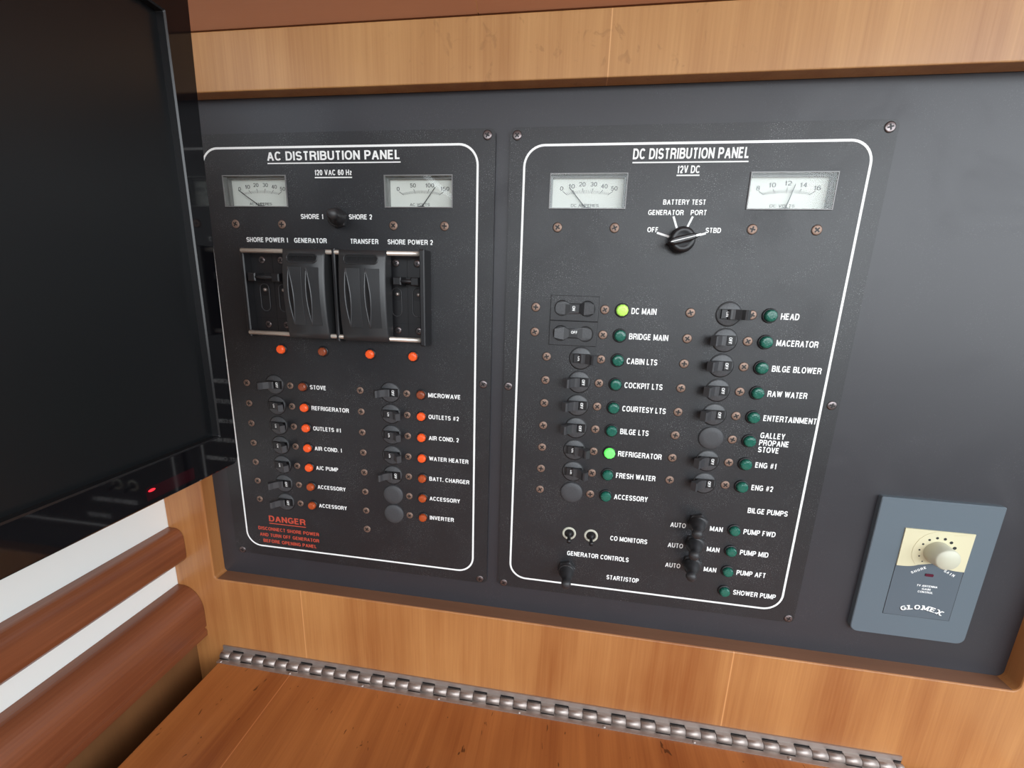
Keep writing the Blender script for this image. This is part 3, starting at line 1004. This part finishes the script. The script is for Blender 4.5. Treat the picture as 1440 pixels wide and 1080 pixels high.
legend(dc, 'BATTERY TEST', 62.9, 93.4, 68.5, 3.7)
legend(dc, 'GENERATOR', 52.8, 78.5, 61.2, 3.7, label='white printed legend GENERATOR above the rotary selector')
legend(dc, 'PORT', 83.5, 94.9, 61.3, 3.7)
legend(dc, 'OFF', 53.4, 61.6, 48.9, 3.7)
legend(dc, 'STBD', 95.6, 106.5, 48.9, 3.7)
g = G()
for a_ in (163, 112, 68, 17):
    ca, sa = math.cos(math.radians(a_)), math.sin(math.radians(a_))
    r0, r1, hw = 8.5, 18.5, 0.75
    g.face([g.v(r0 * ca - hw * sa, -0.06, r0 * sa + hw * ca), g.v(r0 * ca + hw * sa, -0.06, r0 * sa - hw * ca), g.v(r1 * ca + hw * sa, -0.06, r1 * sa - hw * ca), g.v(r1 * ca - hw * sa, -0.06, r1 * sa + hw * ca)])
on('position_marks', g.mesh('position_marks', 'print', recalc=False), 78.4, 43.2, 0, dc, label='four white strokes around the rotary selector')
g = G().lathe([(8.2, 0), (8.2, 1.0), (7.0, 1.8), (0, 1.8)], 32)
sel = on('rotary_selector', g.mesh('rotary_selector', 'black'), 78.4, 43.2, 0, dc, label='black rotary selector knob pointing to STBD')
g = G()
g.lathe([(8.8, 1.8), (9.4, 2.6), (9.4, 6.2), (8.4, 8.4), (7.0, 9.2), (5.4, 8.4), (0, 8.2)], 36)
wedge = [(-11.5, 0), (-8, -2.4), (-4, -2.7), (6, -2.4), (11.0, -1.0), (11.0, 1.0), (6, 2.4), (-4, 2.7), (-8, 2.4)]
g.prism(wedge, 2.4, 12.6, 0, 1.0)
on('knob', g.mesh('knob', 'black'), 78.4, 43.2, 0, sel, rot=(0, math.radians(-15), 0))
g = G().box(-9.5, 10.0, -12.8, -12.5, -0.3, 0.3)
g.box(8.0, 11.3, -12.85, -4.0, -0.8, 0.8)
on('pointer_line', g.mesh('pointer_line', 'print'), 78.4, 43.2, 0, sel, rot=(0, math.radians(-15), 0))

# the two large main breakers
def main_breaker(z0, z1, on_, what):
    zc = (z0 + z1) / 2
    g = G().bbox(-17.0, 21.8, -0.5, 1.3, z0 + 0.15, z1 - 0.15, 0.3)
    b = put('main_breaker', g.mesh('main_breaker', 'plate'), (0, 0, 0), dc, label='rectangular rocker breaker for ' + what)
    g = G()
    dumb = []
    for i in range(13):
        a_ = math.radians(36 + i * 288 / 12)
        dumb.append((-7.6 + 6.0 * math.cos(a_), zc + 6.0 * math.sin(a_)))
    for i in range(13):
        a_ = math.radians(216 + i * 288 / 12)
        dumb.append((12.6 + 6.0 * math.cos(a_), zc + 6.0 * math.sin(a_)))
    g.tube([(x, -1.35, z) for x, z in dumb], 0.5, 6, 0, closed=True)
    put('rocker_well', g.mesh('rocker_well', 'dark'), (0, 0, 0), b)
    hi, lo = 5.2, 1.4
    prof = [(-13.2, 1.0), (-12.6, lo if on_ else hi), (-5.0, (lo + 0.4) if on_ else hi * 0.75), (-1.0, 2.4), (6.0, 2.4), (10.0, hi * 0.75 if on_ else lo + 0.4), (17.6, hi if on_ else lo), (18.2, 1.0)]
    g = G()
    def wz(x):
        d = abs(x - 2.5)
        return 3.0 if d < 4.6 else (5.2 if d < 13 else 3.6)
    a = [g.v(x, -h, zc - wz(x)) for x, h in prof]
    c = [g.v(x, -h, zc + wz(x)) for x, h in prof]
    for i in range(len(prof) - 1):
        g.face([a[i], a[i + 1], c[i + 1], c[i]], 1 if 2 <= i <= 4 else 0)
    g.face(a)
    g.face(c)
    put('rocker', g.mesh('rocker', ['disc', 'black']), (0, 0, 0), b)
    on('marking', marking_mesh('ON' if on_ else 'OFF'), 0.6 if on_ else 3.4, zc, 2.6, b, rot=(0, math.radians(90 if on_ else 0), 0))
main_breaker(-20.3, 0.0, True, 'DC MAIN')
main_breaker(-40.6, -20.3, False, 'BRIDGE MAIN')

DC_L = (('DC MAIN', 19.3, None, 'lime_on'), ('BRIDGE MAIN', 30.4, None, 0), ('CABIN LTS', 24.2, 1, 0), ('COCKPIT LTS', 30.4, 0, 0), ('COURTESY LTS', 35.2, 0, 0), ('BILGE LTS', 23.5, 0, 0), ('REFRIGERATOR', 36.2, 1, 'green_on'), ('FRESH WATER', 33.2, 1, 0), ('ACCESSORY', 28.8, 'blank', 0))
for i, (s, wd, st, lit) in enumerate(DC_L):
    z = row(i)
    screw(dc, -29.1 if i < 2 else -18.2, z)
    screw(dc, 26.5, z)
    if st == 'blank':
        blank(dc, 10.1, z, 'round blanking cap beside ACCESSORY on the DC panel')
    elif st is not None:
        breaker(dc, 10.0, z, st, s + ' on the DC panel')
    led(dc, 40.0, z, lit or 'green_off', ('lit bright green' if lit else 'unlit dark green') + ' light beside ' + s, 4.7)
    legend(dc, s, 47.3, 47.3 + wd, z - 2.7, 4.9, label='white printed legend %s on the DC panel' % s)
DC_R = (('HEAD', 13.0, 1), ('MACERATOR', 29.8, 0), ('BILGE BLOWER', 35.6, 0), ('RAW WATER', 29.0, 0), ('ENTERTAINMENT', 39.4, 0), ('GALLEY', 18.7, 'blank'), ('ENG #1', 16.2, 0), ('ENG #2', 16.8, 0))
for i, (s, wd, st) in enumerate(DC_R):
    z = row(i)
    screw(dc, 92.1, z)
    screw(dc, 137.1, z)
    if st == 'blank':
        blank(dc, 120.3, z, 'round blanking cap beside GALLEY PROPANE STOVE')
    else:
        breaker(dc, 120.2, z, st, s)
    led(dc, 149.8, z, 'green_off', 'unlit green light beside ' + ('GALLEY PROPANE STOVE' if st == 'blank' else s), 4.7)
    if st == 'blank':
        legend(dc, 'GALLEY', 157.9, 176.5, -108.2, 4.9)
        legend(dc, 'PROPANE', 157.9, 180.4, -114.4, 4.9)
        legend(dc, 'STOVE', 157.9, 173.9, -120.4, 4.9, label='white printed legend STOVE under PROPANE')
    else:
        legend(dc, s, 157.9, 157.9 + wd, z - 2.7, 4.9)
legend(dc, 'BILGE PUMPS', 158.1, 189.5, -175.2, 4.9)
for i, (s, wd) in enumerate((('PUMP FWD', 25.5), ('PUMP MID', 23.0), ('PUMP AFT', 24.0), ('SHOWER PUMP', 35.2))):
    z = -192.6 - 20.0 * i
    led(dc, 149.8, z + 0.3, 'green_off', 'unlit green light beside ' + s, 4.4)
    legend(dc, s, 157.7, 157.7 + wd, z - 2.7, 4.9)
    if i < 3:
        legend(dc, 'AUTO', 97.5, 110.4, z - 2.9, 4.6, label='white printed legend AUTO beside %s' % s)
        legend(dc, 'MAN', 130.4, 140.9, z - 2.9, 4.6, label='white printed legend MAN beside %s' % s)
        boot_switch(dc, 119.3, z + 4.6, (0, 0, math.radians(-16)), 'black rubber booted toggle set to AUTO for ' + s)
legend(dc, 'CO MONITORS', 47.4, 79.8, -215.2, 4.7)
legend(dc, 'GENERATOR CONTROLS', 9.9, 65.5, -235.4, 4.7)
legend(dc, 'START/STOP', 47.3, 76.2, -255.6, 4.7)
boot_switch(dc, 10.2, -249.0, (0, 0, 0), 'black rubber booted toggle for generator START/STOP', 25.0)
for x, w_ in ((10.5, 'inner'), (30.2, 'outer')):
    g = G().lathe([(6.2, 0), (6.2, 0.5), (5.6, 0.9), (4.6, 0.9), (4.3, 0.3)], 32)
    g.lathe([(4.4, 0.2), (3.8, 0.25), (0, 0.25)], 24, mi=1)
    t = on('mini_toggle', g.mesh('mini_toggle', ['worn', 'dark']), x, -212.6, 0, dc, label='small toggle in a pale ring, %s of the two by CO MONITORS' % ('farther' if w_ == 'inner' else 'nearer'))
    g = G().lathe([(2.6, 0), (2.6, 2.5), (1.5, 3.0), (1.5, 6), (2.0, 9.5), (1.9, 10.5), (0, 11)], 16)
    on('bat_lever', g.mesh('bat_lever', 'black'), x, -212.6, 0, t, rot=(math.radians(14), 0, 0))

# ------------------------------------------------------------------ antenna gain control
GX, GZ = 296.1, -211.4
pl_ = put('gain_control_plate', None, (GX, 3, -274.3), label='slate grey antenna gain plate with a cream knob, low on the black board', category='control plate')
H = 1.2
g = G().prism(rrect(255.4, 342.5, -275.5, -149.2, [6, 1.5, 1.5, 6], 5), -3.0, H, 0, 0.5)
put('wall_plate', g.mesh('wall_plate', 'slate'), (0, 0, 0), pl_)
g = G()
ix0, ix1, iz0, iz1 = 276.9, 326.4, -254.4, -173.9
wave = []
for i in range(25):
    u = i / 24
    x = ix0 + 0.3 + (ix1 - ix0 - 0.6) * u
    zc_ = -207.8 + 6.3 * math.exp(-((u - 0.5) / 0.19) ** 2)
    wave.append((x, zc_))
g.prism([(ix0, iz0), (ix1, iz0)] + [(x, z - 0.5) for x, z in reversed(wave)], H - 0.5, H + 0.2, 0)
put('label_insert', g.mesh('label_insert', 'slate2'), (0, 0, 0), pl_)
g = G()
for e0, e1 in (((ix0, iz0), (ix1, iz0)), ((ix0, iz0), (ix0, -206.7)), ((ix1, iz0), (ix1, -206.7))):
    g.tube([(e0[0], -H - 0.1, e0[1]), (e1[0], -H - 0.1, e1[1])], 0.16, 6)
put('insert_edge', g.mesh('insert_edge', 'black'), (0, 0, 0), pl_)
g = G()
g.prism([(x, z) for x, z in wave] + [(ix1, iz1), (ix0, iz1)], H - 0.5, H + 0.8, 0)
g.prism(arc(302.6, -193.2, 17.2, 19.0, 200, 60, 10) + [(ix1 - 0.8, iz1 - 0.6), (ix1 - 0.8, -205.3), (316.7, -204.1), (302.6, -202.7), (290.4, -205.7)], H + 0.7, H + 1.05, 0)
put('dial_surround', g.mesh('dial_surround', 'cream'), (0, 0, 0), pl_, label='cream dial surround')
g = G()
for i in range(9):
    a_ = math.radians(228 - i * 25.5)
    rr = 0.55 + 0.10 * i
    g.lathe([(rr, H + 1.05), (rr, H + 1.13), (0, H + 1.13)], 14, 302.8 + 12.6 * math.cos(a_), -192.4 + 12.6 * math.sin(a_), smooth=False)
put('dial_dots', g.mesh('dial_dots', 'ink'), (0, 0, 0), pl_, label='nine dark dots growing around the knob')
g = G().lathe([(9.6, H + 0.8), (9.4, H + 4), (8.8, H + 11.0), (8.0, H + 12.0), (0, H + 12.3)], 44, 302.8, -192.4)
put('knob', g.mesh('knob', 'knobcream'), (0, 0, 0), pl_, label='cream round knob')
g = G().prism(rrect(299.8, 305.7, -215.2, -212.8, 0.6, 3), H, H + 0.7, 0)
put('indicator_light', g.mesh('indicator_light', 'maroon'), (0, 0, 0), pl_, label='maroon indicator light')
def flat_text(parent, fn, mat, name, label):
    g = G()
    fn(g)
    me = g.mesh(name, mat, recalc=False)
    for p in me.polygons:
        if p.normal.y > 0:
            p.flip()
    return put(name, me, (0, 0, 0), parent, label=label)
LH = H + 0.2
def arc_word(g, s, cx, cz, r, a0, a1, cap, wch, offset=0.03):
    n = len(s)
    for i, ch in enumerate(s):
        if ch == ' ':
            continue
        a = math.radians((110.8, 102.4, 95.0, 85.4, 76.4, 68)[i])
        text_into(g, ch, cx + r * math.cos(a), cz + r * math.sin(a), cap, wch * (0.55 if ch == 'I' else 1.15 if ch in 'MW' else 1), offset, angle=a - math.pi / 2, lift=LH, center=True)
def tiny(g):
    for s, z, wd in (('TV ANTENNA', -225.2, 15.2), ('GAIN', -228.1, 6.2), ('CONTROL', -230.9, 11.2)):
        text_into(g, s, 303.6, z, 1.8, wd, 0.02, lift=LH, center=True)
flat_text(pl_, tiny, 'print', 'legend', 'small white legend TV ANTENNA GAIN CONTROL')
def shore(g):
    for i, ch in enumerate('SHORE'):
        u = i / 4
        text_into(g, ch, 290.8 + 8.2 * u, -214.0 + 5.4 * u, 2.2, 1.7, 0.02, angle=math.radians(32), lift=LH, center=True)
flat_text(pl_, shore, 'print', 'legend', 'small white slanted legend SHORE')
def gain(g):
    for i, ch in enumerate('GAIN'):
        u = i / 3
        text_into(g, ch, 312.9 + 6.4 * u, -209.8 - 3.2 * u, 2.2, 1.7 if ch != 'I' else 0.6, 0.02, angle=math.radians(-26), lift=LH, center=True)
flat_text(pl_, gain, 'print', 'legend', 'small white slanted legend GAIN')
def glo(g):
    arc_word(g, 'GLOMEX', 304.1, -281.4, 34.5, 111.5, 68, 4.3, 4.3, 0.06)
def slab(g, k, x0, x1, z):
    a = math.radians((110.8, 102.4, 95.0, 85.4, 76.4, 68)[k])
    cx, cz, b = 304.1 + 34.5 * math.cos(a), -281.4 + 34.5 * math.sin(a), a - math.pi / 2
    q = [(x0, z), (x1, z), (x1, z + 0.75), (x0, z + 0.75)]
    g.face([g.v(cx + u * math.cos(b) - w * math.sin(b), -LH - 0.16, cz + u * math.sin(b) + w * math.cos(b)) for u, w in q])
def glo_serif(g):
    glo(g)
    for k, parts in ((1, ((-2.9, -0.6, 3.6), (-2.9, 0, 0))), (3, ((-3.2, -1.2, 3.6), (1.2, 3.2, 3.6), (-3.3, -1.2, 0), (1.2, 3.3, 0))), (4, ((-2.8, 0, 3.6), (-2.8, 0, 0))), (5, ((-2.8, -0.8, 3.6), (0.8, 2.8, 3.6), (-2.9, -0.7, 0), (0.7, 2.9, 0)))):
        for x0, x1, z in parts:
            slab(g, k, x0, x1, z)
flat_text(pl_, glo_serif, 'print', 'legend', 'white arched maker name')
def glo_sh(g):
    n = 6
    for i, ch in enumerate('GLOMEX'):
        a = math.radians((110.8, 102.4, 95.0, 85.4, 76.4, 68)[i])
        text_into(g, ch, 304.1 - 0.55 + 34.5 * math.cos(a), -282.0 + 34.5 * math.sin(a), 4.3, 4.9 if ch == 'M' else 4.3, 0.06, angle=a - math.pi / 2, lift=LH, thick=0.02, center=True)
flat_text(pl_, glo_sh, 'ink', 'legend_shade', 'black drop shade behind the arched maker name')

# ------------------------------------------------------------------ desk lid and piano hinge
desk = put('chart_desk', None, (20, -300, -1200), label='orange-brown wooden desk lid with dark scratches below the black panels', category='desk')
g = G().box(-355, 420, -620, -14.5, -418, -400)
lid = put('lid', g.mesh('lid', 'lid'), (0, 0, 0), desk)
bv = lid.modifiers.new('edge', 'BEVEL')
bv.width = 0.0015
bv.segments = 3
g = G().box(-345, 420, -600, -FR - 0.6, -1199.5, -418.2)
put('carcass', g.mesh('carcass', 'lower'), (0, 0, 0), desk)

hinge = put('piano_hinge', None, (-20, -FR, -400), label='long steel piano hinge joining the desk lid to the wood frame', category='hinge')
HX0, HX1, PITCH = -356.5, 313.0, 27.15
AY, AZ, KR = -15.0, -396.6, 3.2
def knuckles(g, phase, mi=0):
    x = HX0 + phase
    half = PITCH / 2
    while x < HX1 - 2:
        x1 = min(x + half - 0.5, HX1)
        if x1 > HX0 + 1:
            xs = max(x, HX0)
            g.tube([(xs, AY, AZ), (x1, AY, AZ)], KR, 16, mi)
        x += PITCH
g = G()
g.box(HX0, HX1, -FR - 1.3, -FR - 0.1, -398.5, -387.8)
knuckles(g, -2.0)
x = HX0 - 2.0
while x < HX1 - 2:                                                  # leaf tongues reaching to the knuckles, dark notch between
    xs, x1 = max(x, HX0), min(x + PITCH / 2 - 0.5, HX1)
    if x1 > xs:
        g.box(xs, x1, AY, -FR - 0.2, AZ + KR - 1.1, AZ + KR)
    xs, x1 = max(x + PITCH / 2, HX0), min(x + PITCH - 0.5, HX1)
    if x1 > xs:
        g.box(xs, x1, -FR - 1.36, -FR - 1.2, AZ + 2.6, AZ + 4.3, 1)
    x += PITCH
put('fixed_leaf', g.mesh('fixed_leaf', ['steel', 'dark']), (0, 0, 0), hinge)
g = G()
g.box(HX0, HX1, -22.6, AY, -399.9, -398.9)
knuckles(g, -2.0 + PITCH / 2)
x = HX0 - 2.0
while x < HX1 - 2:
    xs, x1 = max(x, HX0), min(x + PITCH / 2 - 0.5, HX1)
    if x1 > xs:
        g.box(xs, x1, -18.9, -17.9, -398.95, -398.8, 1)
    x += PITCH
put('lid_leaf', g.mesh('lid_leaf', ['steel', 'dark']), (0, 0, 0), hinge)
g = G().tube([(HX0 - 0.3, AY, AZ), (HX1 + 0.3, AY, AZ)], 1.3, 10)
put('pin', g.mesh('pin', 'steel'), (0, 0, 0), hinge)
for i in range(9):
    me = cached('hscrew', lambda: G().lathe([(1.5, 0), (1.4, 0.5), (0.8, 0.9), (0, 1.0)], 14).mesh('screw', 'steel'))
    put('screw', me, (HX0 + 4.5 + i * PITCH * 3, -21.2, -398.9), hinge, rot=(math.radians(-90), 0, 0))

# ------------------------------------------------------------------ television on the side wall
TX = -220.0
tv = put('television', None, (TX - 30, -320, -119.5), label='black flat-screen television at an angle beside the switch panels, its screen off', category='television')
def yz_loop(y0, y1, z0, z1, r, n=5, bow=0.0):
    """outline of the television face; y1 is the far edge next to the panels"""
    pts = []
    for (cy, cz, a0) in ((y1, z0, -90), (y1, z1, 0), (y0, z1, 90), (y0, z0, 180)):
        py = cy - r if cy == y1 else cy + r
        pz = cz - r if cz == z1 else cz + r
        for i in range(n + 1):
            a = math.radians(a0 + 90 * i / n)
            pts.append((py + r * math.cos(a), pz + r * math.sin(a)))
        if cy == y1 and cz == z0 and bow:
            for i in range(1, 8):
                t = i / 8
                pts.append((y1, z0 + r + (z1 - z0 - 2 * r) * t))
    out = []
    for y, z in pts:
        if y > y1 - r - 1:
            t = (z - z0) / (z1 - z0)
            y += bow * t * t
        out.append((y, z))
    return out
outer = yz_loop(-549, -106.8, -119.3, 158, 3.5, 5, 4.0)
inner = yz_loop(-535, -119.4, -96.0, 138.2, 0.6, 2)
inner_b = [(y, z) for y, z in inner]
g = G()
def ring_yz(loop, x, k=0.0):
    cy = sum(p[0] for p in loop) / len(loop)
    cz = sum(p[1] for p in loop) / len(loop)
    wy = max(abs(p[0] - cy) for p in loop)
    wz = max(abs(p[1] - cz) for p in loop)
    return [g.v(x, cy + (y - cy) * (1 - k / wy), cz + (z - cz) * (1 - k / wz)) for y, z in loop]
# front face with the screen opening
vo = ring_yz(outer, TX, 1.0)
vi = ring_yz(inner, TX, -0.9)
ed = []
for loop in (vo, vi):
    for i in range(len(loop)):
        ed.append(g.bm.edges.new((loop[i], loop[(i + 1) % len(loop)])))
bmesh.ops.triangle_fill(g.bm, use_beauty=True, edges=ed)
def bridge(a, b, mi=0, smooth=False):
    n = len(a)
    for i in range(n):
        g.face([a[i], a[(i + 1) % n], b[(i + 1) % n], b[i]], mi, smooth)
o1 = ring_yz(outer, TX - 1.0, 0.0)
o2 = ring_yz(outer, TX - 22, 0.0)
o3 = ring_yz(outer, TX - 34, 18.0)
o4 = ring_yz(outer, TX - 52, 60.0)
bridge(vo, o1)
bridge(o1, o2)
bridge(o2, o3)
bridge(o3, o4)
g.face(o4)
put('bezel', g.mesh('bezel', 'tv'), (0, 0, 0), tv)
g = G()
la = ring_yz(inner, TX + 0.02, -0.9)
lb = ring_yz(inner, TX - 0.6, 0.0)
lc = ring_yz(inner, TX - 5.0, 0.0)
bridge(la, lb)
bridge(lb, lc)
put('screen_lip', g.mesh('screen_lip', 'tvrim'), (0, 0, 0), tv)
g = G().box(TX - 8, TX - 5.0, -536, -118.4, -97, 139)
put('screen', g.mesh('screen', 'screen'), (0, 0, 0), tv)
g = G().box(TX - 2, TX + 0.06, -168.5, -140.0, -116.0, -108.6)
sw = put('sensor_window', g.mesh('sensor_window', 'sensor'), (0, 0, 0), tv, label='smoked red sensor window')
g = G().prism([(1.9 * math.cos(k * math.pi / 6), 0.75 * math.sin(k * math.pi / 6)) for k in range(12)], -0.1, 0.1)
me = g.mesh('standby_light', 'redled')
put('standby_light', me, (TX + 0.1, -165.6, -110.6), sw, rot=(0, 0, math.radians(90)), label='glowing red standby light')
g = G().box(-402.8, TX - 51, -360, -280, -30, 60)
put('wall_bracket', g.mesh('wall_bracket', 'black'), (0, 0, 0), tv)
